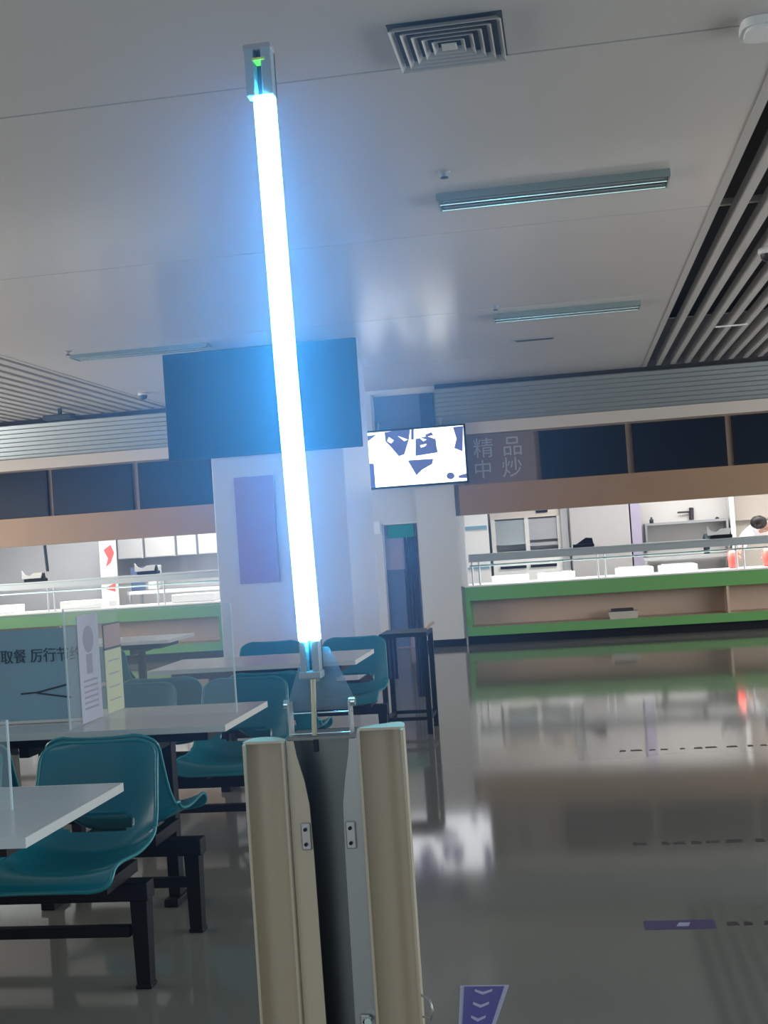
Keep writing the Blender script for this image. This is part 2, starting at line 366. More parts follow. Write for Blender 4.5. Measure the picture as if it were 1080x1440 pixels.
# lower lamp holder: U of two rails round a dark slot
def holder(cx, z0, z1, flip, nm):
    b = MB(); w_ = 0.0225 if flip else 0.016
    b.box(cx - w_, cx - w_*0.30, 1.985, 2.015, z0, z1, 'holder', 0.002); b.box(cx + w_*0.22, cx + w_, 1.985, 2.015, z0, z1, 'holder', 0.002)
    b.box(cx - w_, cx + w_, 2.008, 2.018, z0, z1, 'ink', 0.001)
    return b
b = holder(-0.437, 1.196, 1.246, False, ''); b.box(-0.4555, -0.4195, 1.983, 2.019, 1.184, 1.197, 'holder', 0.003); lp(b, 'lamp_holder')
b = holder(-0.4575, 2.146, 2.226, True, ''); b.box(-0.482, -0.434, 1.986, 2.018, 2.222, 2.234, 'grey', 0.003); lp(b, 'lamp_holder')
b = MB(); b.box(-0.4665, -0.4445, 1.9825, 2.012, 2.2035, 2.2085, 'yellow_ring', 0.0015); o_ = lp(b, 'retaining_ring'); o_['label'] = 'yellow ring'
b = MB(); b.tube([(-0.4375, 2.0, 1.2475), (-0.4470, 2.0, 1.70), (-0.4530, 2.0, 2.145)], 0.0185, 'tube', 28); lp(b, 'lamp_tube')
# camera bloom around the tube, imitated by an added scattering volume it lights
hz = bpy.data.materials.new('bloom_scatter'); hz.use_nodes = True; nt = hz.node_tree; nt.nodes.clear()
out = nt.nodes.new('ShaderNodeOutputMaterial'); vs_ = nt.nodes.new('ShaderNodeVolumeScatter'); vs_.inputs['Color'].default_value = (0.42, 0.56, 1.0, 1)
tc = nt.nodes.new('ShaderNodeTexCoord'); ln = nt.nodes.new('ShaderNodeVectorMath'); ln.operation = 'LENGTH'
mp = nt.nodes.new('ShaderNodeVectorMath'); mp.operation = 'MULTIPLY'; mp.inputs[1].default_value = (1/0.36, 1/0.36, 1/0.52)
nt.links.new(tc.outputs['Object'], mp.inputs[0]); nt.links.new(mp.outputs[0], ln.inputs[0])
sq = nt.nodes.new('ShaderNodeMath'); sq.operation = 'POWER'; sq.inputs[1].default_value = 2.0
ng = nt.nodes.new('ShaderNodeMath'); ng.operation = 'MULTIPLY'; ng.inputs[1].default_value = -1.0
ex = nt.nodes.new('ShaderNodeMath'); ex.operation = 'EXPONENT'
dn = nt.nodes.new('ShaderNodeMath'); dn.operation = 'MULTIPLY'; dn.inputs[1].default_value = 0.46
nt.links.new(ln.outputs['Value'], sq.inputs[0]); nt.links.new(sq.outputs[0], ng.inputs[0]); nt.links.new(ng.outputs[0], ex.inputs[0]); nt.links.new(ex.outputs[0], dn.inputs[0])
nt.links.new(dn.outputs[0], vs_.inputs['Density']); nt.links.new(vs_.outputs[0], out.inputs['Volume'])
M['bloom_volume'] = hz
bb = bmesh.new(); bmesh.ops.create_icosphere(bb, subdivisions=3, radius=1.0)
for v in bb.verts: v.co = Vector((v.co.x*0.85, v.co.y*0.85, v.co.z*1.15))
b = MB(); b.bm(bb, 'bloom_volume'); h_ = b.build('bloom_volume', None, (-0.445, 2.0, 1.72))
tag(h_, 'added bluish scattering volume that imitates camera bloom around the lit lamp tube', 'bloom_volume', kind='stuff')

# ================================================================== TABLES
def make_table():
    t = thing('dining_table', '', 'table')
    b = MB(); b.box(-0.6, 0.6, -0.325, 0.325, 0.727, 0.750, 'table'); top = b.build('tabletop', t)
    b = MB(); o = [(-0.602, -0.327), (0.602, -0.327), (0.602, 0.327), (-0.602, 0.327)]
    b.box(-0.603, 0.603, -0.328, -0.324, 0.726, 0.7505, 'table_edge'); b.box(-0.603, 0.603, 0.324, 0.328, 0.726, 0.7505, 'table_edge')
    b.box(-0.603, -0.599, -0.324, 0.324, 0.726, 0.7505, 'table_edge'); b.box(0.599, 0.603, -0.324, 0.324, 0.726, 0.7505, 'table_edge')
    b.build('edge_band', top)
    b = MB(); b.box(-0.50, 0.50, -0.22, -0.18, 0.68, 0.727, 'black'); b.box(-0.50, 0.50, 0.18, 0.22, 0.68, 0.727, 'black')
    b.box(-0.50, -0.46, -0.18, 0.18, 0.68, 0.727, 'black'); b.box(0.46, 0.50, -0.18, 0.18, 0.68, 0.727, 'black'); b.build('apron', t)
    for sx in (-0.26, 0.26):
        b = MB(); b.box(sx - 0.025, sx + 0.025, -0.03, 0.03, 0.03, 0.68, 'black', 0.004); b.box(sx - 0.02, sx + 0.02, -0.21, 0.21, 0.64, 0.68, 'black')
        b.box(sx - 0.03, sx + 0.03, -0.08, 0.08, 0.0, 0.03, 'black', 0.005); b.build('leg', t)
    b = MB(); s_ = 1
    b.tube([(-0.24, 0, 0.35), (-0.02, 0, 0.68)], 0.014, 'black', 8); b.tube([(0.24, 0, 0.35), (0.02, 0, 0.68)], 0.014, 'black', 8)
    b.box(-0.236, 0.236, -0.015, 0.015, 0.33, 0.36, 'black'); b.build('brace', t)
    return t
def copy_tree(o, parent=None):
    c = o.copy(); COL.objects.link(c)
    if parent: c.parent = parent
    for ch in o.children: copy_tree(ch, c)
    return c
tab = make_table()
tabs = [(-1.945, 3.15, 'white-topped dining table nearest the camera, cut by the left edge of the photo'),
        (-1.945, 4.88, 'white-topped dining table carrying the acrylic screens and the blue notice board'),
        (-1.845, 7.15, 'white-topped dining table in front of the television pillar, crossed by the lamp'),
        (-3.75, 9.62, 'small-looking white-topped dining table farthest back, left of the pillar')]
for i, (x_, y_, lab) in enumerate(tabs):
    t = tab if i == 0 else copy_tree(tab)
    t.location = (x_, y_, 0); t['label'] = lab; t['group'] = 'canteen dining tables'

# ================================================================== SEATS
def shell_mb():
    NU, NV = 64, 40
    # profile in (y, z), front lip of the seat to the top of the back; seat faces -y
    ctl = [(-0.285, 0.390), (-0.265, 0.418), (-0.21, 0.425), (-0.07, 0.408), (0.05, 0.400), (0.12, 0.412), (0.165, 0.455), (0.185, 0.52), (0.205, 0.61), (0.23, 0.70), (0.25, 0.765)]
    def cr(t):
        t = max(0, min(0.9999, t)) * (len(ctl) - 1); i = int(t); f = t - i
        p = [Vector(ctl[max(0, min(len(ctl) - 1, i + k))]) for k in (-1, 0, 1, 2)]
        return 0.5 * ((2*p[1]) + (-p[0] + p[2])*f + (2*p[0] - 5*p[1] + 4*p[2] - p[3])*f*f + (-p[0] + 3*p[1] - 3*p[2] + p[3])*f**3)
    vs = []; grid = []
    for i in range(NU + 1):
        u = i / NU; p = cr(u); d = (cr(min(1, u + 0.01)) - cr(max(0, u - 0.01))).normalized(); nrm = Vector((-d.y, d.x))   # towards the sitter
        e = abs(2*u - 1); wmax = 0.220 + 0.014*math.exp(-((u - 0.5)/0.25)**2) - 0.010*max(0, u - 0.5)*2
        q = max(0, (e - 0.80) / 0.20); ww = wmax * (1 - q**2.6 * 0.36)
        row = []
        cup = 0.034 * (1 - 0.5*q) + 0.062*math.exp(-((u - 0.52)/0.17)**2)
        for j in range(NV + 1):
            v = -1 + 2*j / NV; c_ = abs(v)**2.6 * cup
            row.append(len(vs)); vs.append((v*ww, p.x + nrm.x*c_, p.y + nrm.y*c_ - (0.006*abs(v)**3 if u < .1 else 0)))
        grid.append(row)
    b = MB(); fs = []
    for i in range(NU):
        for j in range(NV):
            u = (i + 0.5) / NU; v = -1 + 2*(j + 0.5) / NV
            if ((u - 0.665)/0.040)**2 + (v/0.56)**4 < 1: continue
            fs.append((grid[i][j], grid[i][j+1], grid[i+1][j+1], grid[i+1][j]))
    b.add(vs, fs, 'teal', True)
    rim = [grid[0][j] for j in range(NV + 1)] + [grid[i][NV] for i in range(1, NU + 1)] + [grid[NU][j] for j in range(NV - 1, -1, -1)] + [grid[i][0] for i in range(NU - 1, 0, -1)]
    r = MB(); pts = [vs[k] for k in rim]; pts.append(pts[0]); r.tube(pts, 0.0065, 'teal_rim_lit', 8, caps=False)
    return b, r
def make_seat():
    t = thing('double_chair', '', 'chair')
    b, r = shell_mb()
    s0 = b.build('seat_shell', t); md = s0.modifiers.new('thick', 'SOLIDIFY'); md.thickness = 0.006; md.offset = 0
    r0 = r.build('rim', s0)
    s1 = s0.copy(); COL.objects.link(s1); s1.location = (-0.57, 0, 0); r1 = r0.copy(); COL.objects.link(r1); r1.parent = s1
    b = MB(); b.box(-0.86, 0.235, -0.035, 0.035, 0.285, 0.345, 'black', 0.004)
    for c in (0, -0.57):
        b.box(c - 0.15, c - 0.11, -0.16, 0.12, 0.345, 0.385, 'black'); b.box(c + 0.11, c + 0.15, -0.16, 0.12, 0.345, 0.385, 'black')
    b.build('seat_beam', t)
    b = MB(); b.box(-0.80, 0.16, -0.018, 0.018, 0.165, 0.20, 'black', 0.003); b.build('stretcher', t)
    for x_ in (0.20, -0.82):
        b = MB(); b.add([(x_ - 0.028, -0.03, 0.285), (x_ + 0.028, -0.03, 0.285), (x_ + 0.028, 0.03, 0.285), (x_ - 0.028, 0.03, 0.285), (x_ - 0.023, -0.025, 0.012), (x_ + 0.023, -0.025, 0.012), (x_ + 0.023, 0.025, 0.012), (x_ - 0.023, 0.025, 0.012)],
            [(0, 1, 2, 3), (4, 7, 6, 5), (0, 4, 5, 1), (1, 5, 6, 2), (2, 6, 7, 3), (3, 7, 4, 0)], 'black'); lg = b.build('leg', t)
        b = MB(); b.box(x_ - 0.027, x_ + 0.027, -0.029, 0.029, 0, 0.014, 'black', 0.003); b.build('foot', lg)
    return t
seat = make_seat()
seats = [(-1.68, 3.93, 0, 'pair of teal plastic seats facing the camera behind the nearest table'),
         (-1.73 - 0.57, 4.50, PI, 'pair of teal plastic seats seen from behind, back to back with the nearest pair'),
         (-1.65, 5.78, 0, 'pair of teal plastic seats on the far side of the table with the acrylic screens'),
         (-1.60 - 0.57, 6.45, PI, 'pair of teal plastic seats turned from the camera before the pillar table'),
         (-1.50, 8.02, 0, 'pair of teal plastic seats facing the camera just in front of the television pillar'),
         (-3.75 - 0.28, 8.80, PI, 'pair of teal plastic seats seen from behind at the farthest small-looking table')]
for i, (x_, y_, r_, lab) in enumerate(seats):
    t = seat if i == 0 else copy_tree(seat)
    t.location = (x_, y_, 0); t.rotation_euler.z = r_; t['label'] = lab; t['group'] = 'joined teal canteen seats'

# ================================================================== ON THE TABLES
ps = thing('acrylic_partition', 'clear acrylic cross-shaped partition standing on the middle table, leaflets stuck to it', 'partition', (-1.95, 4.88, 0.751))
b = MB(); b.box(-0.535, 0.56, 0.018, 0.022, 0.0, 0.44, 'clear'); b.build('long_panel', ps)
b = MB(); b.box(0.556, 0.561, 0.014, 0.026, 0.0, 0.44, 'clear_edge'); b.box(-0.535, 0.56, 0.0175, 0.0225, 0.436, 0.441, 'clear_edge'); b.build('panel_edge', ps)
b = MB(); b.box(-0.032, -0.028, -0.27, 0.30, 0.0, 0.47, 'clear'); b.build('cross_panel', ps)
b = MB(); b.box(-0.033, -0.027, -0.274, -0.268, 0.0, 0.47, 'clear_edge'); b.build('panel_edge', ps)
le = thing('leaflet', 'pale lilac printed leaflet on the acrylic partition beside the blue notice board', 'leaflet', (-1.976, 4.83, 0.755))
b = MB(); b.box(-0.0012, 0.0012, -0.105, 0.112, 0, 0.43, 'paper'); b.build('sheet', le)
b = MB()
for i in range(6): b.box(0.0012, 0.0018, -0.07, 0.075, 0.05 + i*0.022, 0.058 + i*0.022, 'paper_ink')
b.tube([(0.0015, 0.0, 0.33), (0.0019, 0.0, 0.33)], 0.055, 'paper_ink', 24); b.box(0.0012, 0.0018, -0.03, 0.03, 0.19, 0.27, 'paper_ink'); b.build('printing', le)
le = thing('leaflet', 'narrow pale yellow card with a framed pink top, right-hand card on the acrylic partition', 'leaflet', (-1.976, 5.09, 0.755))
b = MB(); b.box(-0.0012, 0.0012, -0.09, 0.10, 0, 0.265, 'yellow'); b.build('sheet', le)
b = MB(); b.box(-0.0012, 0.0012, -0.09, 0.10, 0.275, 0.37, 'pinkcard'); b.box(-0.0016, 0.0016, -0.095, 0.105, 0.265, 0.275, 'ink'); b.box(-0.0016, 0.0016, -0.096, -0.090, 0.265, 0.372, 'ink')
b.box(-0.0016, 0.0016, -0.095, 0.105, 0.37, 0.376, 'ink'); b.build('header', le)
b = MB()
for i in range(4): b.box(0.0012, 0.0018, -0.06, 0.07, 0.05 + i*0.055, 0.055 + i*0.055, 'paper_ink')
b.build('printing', le)
nb = thing('notice_board', 'blue notice board with dark Chinese characters and a hairpin mark on a table', 'sign', (-2.42, 4.86, 0.751))
b = MB(); b.box(-0.36, 0.385, 0.0, 0.012, 0.01, 0.385, 'board', 0.002); b.build('panel', nb)
b = MB(); text_mesh(b, '适量取餐 厉行节约', 0.17, 0.272, 0.062, -0.002, 'ink', sx=0.92); b.build('lettering', nb)
b = MB(); b.tube([(0.13, -0.002, 0.122), (0.20, -0.002, 0.125), (0.335, -0.002, 0.152)], 0.0035, 'ink', 8); b.tube([(0.20, -0.002, 0.122), (0.345, -0.002, 0.098)], 0.0035, 'ink', 8); b.build('hairpin_mark', nb)
b = MB(); b.box(-0.37, 0.395, -0.012, 0.024, 0.0, 0.012, 'offwhite', 0.002); b.build('foot_rail', nb)
ps2 = thing('acrylic_partition', 'clear acrylic panel standing on the nearest table at the left edge of the photo', 'partition', (-1.95, 3.15, 0.751))
b = MB(); b.box(-0.5, 0.42, -0.002, 0.002, 0.0, 0.24, 'clear'); b.build('long_panel', ps2)
b = MB(); b.box(0.418, 0.422, -0.004, 0.004, 0.0, 0.24, 'clear_edge'); b.build('panel_edge', ps2)

# dark steel stand beside the back tables
rk = thing('steel_stand', 'narrow dark steel stand with two hanging cloths, right of the back table', 'stand', (-1.25, 9.08, 0))
b = MB(); b.box(-0.183, 0.163, -0.203, 0.203, 0.70, 0.73, 'black', 0.003); b.build('top_frame', rk)
for sx in (-0.165, 0.145):
    for sy in (-0.185, 0.185):
        b = MB(); b.box(sx - 0.018, sx + 0.018, sy - 0.018, sy + 0.018, 0.0, 0.70, 'black'); b.build('leg', rk)
b = MB(); b.box(-0.151, 0.131, -0.196, -0.174, 0.10, 0.125, 'black'); b.box(-0.151, 0.131, 0.174, 0.196, 0.10, 0.125, 'black')
b.box(0.135, 0.157, -0.171, 0.171, 0.10, 0.125, 'black'); b.box(-0.176, -0.154, -0.171, 0.171, 0.10, 0.125, 'black'); b.build('stretcher', rk)
b = MB(); b.tube([(0.145, 0.0, 0.74), (0.165, 0.0, 0.765), (0.20, 0.0, 0.785)], 0.012, 'niche', 8); b.build('handle', rk)
for nm, dims, lab in (('hanging_cloth', (-1.40, -1.31, 8.93, 8.96, 0.40, 0.699), 'dark navy cloth hanging inside the steel stand on its left'), ('hanging_cloth', (-1.18, -1.125, 8.93, 8.96, 0.26, 0.699), 'longer dark cloth hanging inside the steel stand on its right')):
    b = MB(); x0, x1, y0, y1, z0, z1 = dims; n_ = 10
    o = [(x0 + (x1 - x0)*k/n_, y0 + 0.008*math.sin(k*1.9)) for k in range(n_ + 1)]; o += [(p[0], p[1] + 0.006) for p in o[::-1]]
    b.prism(o, 'z', z0, z1, 'strip', True); tag(b.build(nm), lab, 'cloth', 'cloths on the steel stand')

# ================================================================== TELEVISIONS AND SCREENS
tv = thing('television', 'large switched-off television high on the pillar, behind the glowing lamp', 'television', (-2.845, 11.58, 2.305))
b = MB(); b.box(-0.95, 0.95, -0.03, 0.01, 0.0, 1.035, 'black', 0.006); b.build('housing', tv)
b = MB(); b.box(-0.935, 0.935, -0.034, -0.030, 0.016, 1.02, 'screen'); b.build('screen_panel', tv)
b = MB(); b.box(-0.2, 0.2, 0.01, 0.118, 0.25, 0.6, 'black'); b.build('wall_mount', tv)
tv2 = thing('television', 'smaller lit television showing a black and white camera picture beside the brown sign', 'television', (-1.905, 15.68, 2.08))
b = MB(); b.box(-0.665, 0.66, -0.02, 0.03, -0.015, 0.735, 'black', 0.005); b.build('housing', tv2)
TW, TH = 1.27, 0.70
b = MB(); b.box(-TW/2, TW/2, -0.023, -0.020, 0.010, 0.010 + TH, 'picture_lit')
def uv(px, py):
    yl = 140 - 0.085*(px - 75); yb = 610 - 0.075*(px - 110)
    v = (py - yl) / (yb - yl); xl = 75 + 35*v; xr = 962 + 38*v
    return ((min(1, max(0, (px - xl)/(xr - xl))) - 0.5) * TW, 0.010 + (1 - min(1, max(0, v))) * TH)
polys = [[(260,130),(330,118),(490,100),(480,190),(455,270),(440,318),(390,335),(300,235),(270,210)], [(540,185),(640,160),(720,185),(728,250),(740,300),(540,332)],
         [(470,370),(700,355),(690,400),(600,450),(550,500),(520,450)], [(872,80),(966,70),(960,290),(885,262),(905,180)], [(110,400),(165,400),(182,605),(122,610)],
         [(80,165),(190,150),(110,210),(80,232)], [(500,102),(524,100),(524,190),(500,190)], [(620,150),(680,125),(700,150),(640,165)], [(925,500),(1000,480),(1000,520),(930,520)],
         [(855 + 36*math.cos(a*PI/6), 502 + 30*math.sin(a*PI/6)) for a in range(12)]]
for pl in polys: b.prism([uv(*p) for p in pl], 'y', -0.0245, -0.0228, 'picture_dim')
for pl in ([(300,170),(345,200),(320,225),(285,205)], [(580,240),(640,225),(630,245),(590,260)], [(570,170),(640,190),(610,205)], [(380,160),(470,190),(440,205)]):
    b.prism([uv(*p) for p in pl], 'y', -0.0258, -0.0245, 'picture_lit')
b.build('screen_picture', tv2)
for x_ in (-0.45, 0.35):
    b = MB(); b.tube([(x_, 0.0, 0.735), (x_, 0.05, 0.84), (x_, 0.24, 0.84)], 0.012, 'steel', 8); b.build('bracket', tv2)
scr = [(-0.34, 0.74, 'dark menu screen directly right of the brown sign with white characters'), (0.82, 1.96, 'dark menu screen, middle one of the right-hand serving front'), (2.04, 3.18, 'dark menu screen cut by the right edge of the photo'),
       (-8.05, -6.93, 'dark menu screen at the left edge of the photo with a pale reflection'), (-6.86, -5.74, 'dark menu screen, middle one of the left-hand serving front'), (-5.65, -4.63, 'bluish dark menu screen beside the pillar television, end of the left row')]
for x0, x1, lab in scr:
    t = thing('menu_screen', lab, 'screen', ((x0 + x1)/2, W - 0.03, 2.04), 'dark menu screens over the serving counters'); hw = (x1 - x0)/2
    b = MB(); b.box(-hw, hw, -0.055, 0.0, 0.0, 0.62, 'black', 0.004); b.build('housing', t)
    b = MB(); b.box(-hw + 0.02, hw - 0.02, -0.058, -0.055, 0.02, 0.60, 'screen'); b.build('screen_panel', t)
sg = thing('name_sign', 'brown sign board with four pale Chinese characters right of the lit television', 'sign', (-0.86, W - 0.03, 2.04))
b = MB(); b.box(-0.46, 0.46, -0.06, 0.0, 0.0, 0.63, 'brown'); b.build('board', sg)
b = MB(); text_mesh(b, '品', 0.18, 0.44, 0.27, -0.064, 'letter'); text_mesh(b, '炒', 0.16, 0.17, 0.27, -0.064, 'letter'); text_mesh(b, '精', -0.19, 0.44, 0.27, -0.064, 'letter'); text_mesh(b, '中', -0.21, 0.17, 0.25, -0.064, 'letter')
b.build('lettering', sg)
pb = MB(); pb.box(-3.20, -2.81, 11.678, 11.69, 1.08, 2.11, 'sign_poster', 0.002); tag(pb.build('poster_panel'), 'tall plum-coloured poster panel on the pillar under the large television', 'poster')
nt_ = MB(); nt_.box(-2.60, -2.46, W - 0.01, W + 0.015, 1.50, 1.66, 'white', 0.002); tag(nt_.build('notice_sheet'), 'small white notice sheet on the wall left of the green plate', 'notice')
gs = MB(); gs.box(-2.37, -2.03, W + 0.045, W + 0.10, 1.43, 1.60, 'signgreen', 0.004); tag(gs.build('door_sign'), 'small green plate above the dark curtain strips of the passage', 'sign')

# ================================================================== SERVING COUNTERS
def counter(x0, x1, lab, dividers):
    t = thing('serving_counter', lab, 'counter', ((x0 + x1)/2, W, 0), 'green serving counters'); hw = (x1 - x0)/2; c = (x0 + x1)/2
    b = MB(); b.box(-hw, hw, -0.02, 0.75, 0.56, 0.735, 'green'); b.build('worktop', t)
    b = MB(); b.box(-hw, hw, -0.03, 0.76, 0.735, 0.752, 'white', 0.003); b.build('top_sheet', t)
    b = MB(); b.box(-hw, hw, 0.40, 0.44, 0.22, 0.56, 'niche'); b.box(-hw + 0.06, hw - 0.01, 0.0, 0.4, 0.2205, 0.222, 'niche')
    for d_ in dividers: b.box(d_ - c - 0.015, d_ - c + 0.015, 0.0, 0.40, 0.222, 0.56, 'niche')
    b.build('back_panel', t)
    b = MB(); b.box(-hw, hw, -0.02, 0.44, 0.11, 0.22, 'green'); b.build('bottom_shelf', t)
    b = MB(); b.box(-hw, hw, 0.04, 0.70, 0.0, 0.11, 'black'); b.build('toe_kick', t)
    for s_ in (-1, 1):
        b = MB(); b.box(min(s_*hw, s_*(hw - 0.06)), max(s_*hw, s_*(hw - 0.06)), -0.02, 0.44, 0.22, 0.56, 'green'); b.build('end_panel', t)
    return t
counter(-1.42, XR - 0.02, 'green-edged serving counter with open beige shelf at the right of the hall', [1.85, 4.3])
counter(XL + 0.02, -4.63, 'green-edged serving counter seen past the tables at the left of the hall', [-6.9])
tr = thing('shallow_tray', 'shallow cream tray with dark contents in the open shelf of the right counter', 'tray', (0.56, W + 0.12, 0.222))
b = MB(); b.prism([(-0.17, 0), (0.17, 0), (0.185, 0.09), (-0.185, 0.09)], 'y', -0.09, 0.09, 'cream'); b.build('tray_body', tr)
b = MB(); b.box(-0.15, 0.13, -0.07, 0.07, 0.09, 0.125, 'darkvinyl', 0.01); b.build('contents', tr)
struct(bx('trim_8', (-1.46, -1.37, W - 0.04, W + 0.10, 0.752, 1.66), 'white'))
# serving rails
def rail(name, lab, x0, x1, posts, z0=1.05, z1=1.15, y=W + 0.2, grp='steel serving shelves'):
    t = thing(name, lab, 'shelf', ((x0 + x1)/2, y, 0.752), grp); c = (x0 + x1)/2; zb = 0.752
    b = MB(); b.box(x0 - c, x1 - c, -0.12, 0.12, z1 - zb - 0.025, z1 - zb, 'alu', 0.004); b.build('top_shelf', t)
    b = MB(); b.box(x0 - c, x1 - c, -0.12, -0.10, z0 - zb, z1 - zb - 0.026, 'lip'); b.build('front_lip', t)
    b = MB(); b.tube([(x0 - c, -0.06, z0 - zb - 0.05), (x1 - c, -0.06, z0 - zb - 0.05)], 0.012, 'mirror', 8); b.build('rail_tube', t)
    for p in posts:
        for dx in (-0.045, 0.045):
            b = MB(); b.tube([(p - c + dx, -0.04, 0.0), (p - c + dx, -0.04, z1 - zb - 0.026)], 0.014, 'steel', 8); b.build('post', t)
    return t
rail('serving_shelf', 'long steel serving shelf over the right counter opening', -1.35, XR - 0.1, [-1.27, 0.33, 2.05, 3.8, 5.5])
rail('serving_shelf', 'long steel serving shelf over the left counter opening', XL + 0.1, -4.70, [-8.8, -7.12, -5.55], 1.07, 1.17, W + 0.3)
def scale(x_, y_, z_, lab, white):
    t = thing('weighing_scale', lab, 'scale', (x_, y_, z_), 'small devices on the serving shelves')
    b = MB(); b.box(-0.14, 0.13, -0.09, 0.09, 0.0, 0.04, 'black', 0.006); b.build('platform', t)
    b = MB(); b.prism([(-0.10, 0.04), (0.12, 0.04), (0.11, 0.11), (0.03, 0.12)], 'y', -0.05, 0.05, 'black'); b.build('keypad', t)
    if white:
        b = MB(); b.prism([(-0.17, 0.045), (0.10, 0.045), (0.12, 0.12), (0.0, 0.12), (-0.06, 0.08), (-0.13, 0.10), (-0.17, 0.16)], 'y', -0.08, -0.055, 'white'); b.build('paper_slip', t)
scale(0.13, W + 0.2, 1.151, 'black weighing device on the right serving shelf near its first post', False)
scale(1.84, W + 0.2, 1.151, 'black weighing device with white paper beside the white-clothed worker', True)
scale(-5.72, W + 0.3, 1.171, 'dark weighing device with white paper on the left serving shelf', True)
scale(-7.34, W + 0.3, 1.171, 'dark device with white blade-like parts at the foot of the black pole', True)
b = MB(); b.tube([(-7.17, W + 0.31, 1.30), (-7.19, W + 0.31, 1.66)], 0.022, 'ink', 10); b.tube([(-7.17, W + 0.31, 1.30), (-7.165, W + 0.31, 1.172)], 0.012, 'white', 8)
tag(b.build('black_pole'), 'short dark pole standing on the left serving shelf near the photo edge', 'pole')
for x_, lab in ((1.99, 'red plastic container just left of the right-hand shelf post'), (2.42, 'red plastic container at the right edge of the photo')):
    b = MB(); b.lathe([(0.0, 0.0), (0.05, 0.0), (0.06, 0.02), (0.065, 0.20), (0.05, 0.225), (0.03, 0.235), (0.03, 0.25), (0.0, 0.25)], 0, 0, 'red', 20)
    tag(b.build('red_container', None, (x_, W + 0.40, 0.753)), lab, 'container', 'red containers on the counter')
# food pans on the counter behind the shelf
for i, x_ in enumerate((-0.85, -0.25, 0.75, 1.3)):
    t = thing('food_pan', 'steel food pan on the right counter, %s' % ('leftmost', 'second from left', 'third from left', 'beside the red container')[i], 'pan', (x_, W + 0.5, 0.753), 'food pans on the right counter')
    b = MB(); b.box(-0.24, 0.24, -0.15, 0.15, 0, 0.09, 'offwhite', 0.01); b.build('pan_body', t)
    b = MB(); b.box(-0.2, 0.2, -0.12, 0.12, 0.09, 0.105, 'steel', 0.005); b.build('pan_lid', t)
for i, x_ in enumerate((-8.0, -6.75, -5.15)):
    b = MB(); b.box(-0.3, 0.3, -0.15, 0.15, 0, 0.11, 'white', 0.01); tag(b.build('white_bin', None, (x_, W + 0.52, 0.753)), 'low white bin on the left counter, %s' % ('at the photo edge', 'left of the red and white banner', 'nearest the pillar')[i], 'bin', 'white bins on the left counter')

# ================================================================== KITCHEN BEHIND
hd = thing('cooking_hood', 'white cooking cabinet with two glass windows at the left end of the right kitchen', 'cabinet', (-0.66, 18.3, 0))
b = MB(); b.box(-0.52, 0.50, 0.0, 0.6, 0.0, 1.12, 'white'); b.box(-0.52, 0.50, 0.0, 0.6, 1.60, 1.80, 'cream'); b.box(-0.52, 0.50, 0.45, 0.6, 1.12, 1.60, 'offwhite')
for x_ in (-0.52, -0.03, 0.44): b.box(x_, x_ + 0.06, 0, 0.45, 1.12, 1.60, 'offwhite')
b.build('body', hd)
b = MB(); b.box(0.03, 0.44, 0.02, 0.03, 1.27, 1.58, 'grey'); b.box(0.03, 0.44, 0.02, 0.03, 1.18, 1.23, 'grey'); b.build('glass_window', hd)
b = MB(); b.box(-0.46, -0.03, 0.02, 0.03, 1.22, 1.58, 'alu'); b.build('glass_window', hd)
b = MB(); b.box(0.15, 0.32, -0.01, 0.0, 1.66, 1.70, 'black'); b.build('control_strip', hd)
for x0 in (-0.42, 0.02):
    b = MB(); b.box(x0, x0 + 0.38, -0.02, 0.0, 0.87, 0.91, 'black'); b.build('handle', hd)
cab = MB(); cab.box(-1.62, -1.22, 18.3, 18.9, 0, 1.70, 'white'); cab.box(-1.60, -1.24, 18.28, 18.3, 1.48, 1.53, 'board'); cab.box(-1.60, -1.24, 18.28, 18.3, 0.9, 0.93, 'board'); tag(cab.build('tall_cabinet'), 'tall white cabinet with a blue line at the far left of the right kitchen', 'cabinet')
fr = thing('refrigerator', 'tall plain stainless refrigerator beside the white cooking cabinet', 'refrigerator', (0.40, 18.2, 0))
b = MB(); b.box(-0.44, 0.42, 0.03, 0.75, 0.05, 2.0, 'fridge', 0.01); b.build('body', fr)
b = MB(); b.box(-0.43, 0.41, 0.0, 0.03, 0.10, 1.98, 'fridge', 0.006); b.build('door', fr)
b = MB(); b.box(-0.56, -0.46, 0.05, 0.6, 0.0, 2.05, 'grey'); b.build('side_panel', fr)
b = MB(); b.box(0.44, 0.58, 0.05, 0.6, 0.0, 2.05, 'lavender'); b.build('side_panel', fr)
sh = thing('wall_shelf', 'long wall shelf holding small dark kitchen items in the right kitchen', 'shelf', (1.62, 18.95, 1.36), 'wall shelves in the kitchen')
b = MB(); b.box(-0.55, 0.66, 0.0, 0.345, 0, 0.035, 'grey'); b.build('board', sh)
b = MB(); b.box(-0.55, -0.52, 0.0, 0.345, -0.4, 0.0, 'grey'); b.build('bracket', sh); b = MB(); b.box(0.63, 0.66, 0.0, 0.345, -0.4, 0.0, 'grey'); b.build('bracket', sh)
items = [(1.18, 1.396, 0.03, 0.09, 'small dark jar at the left end of the wall shelf'), (2.14, 1.396, 0.03, 0.03, 'tiny dark pot at the right end of the wall shelf')]
for x_, z_, r_, h_, lab in items:
    b = MB(); b.lathe([(0, 0), (r_, 0), (r_, h_*0.6), (r_*0.5, h_*0.7), (r_*0.5, h_), (0, h_)], 0, 0, 'ink', 14); tag(b.build('dark_jar', None, (x_, 19.1, z_)), lab, 'jar', 'items on the wall shelf')
t = thing('wall_tap', 'dark wall tap with a long spout above the kitchen shelf', 'tap', (1.78, 19.29, 1.50))
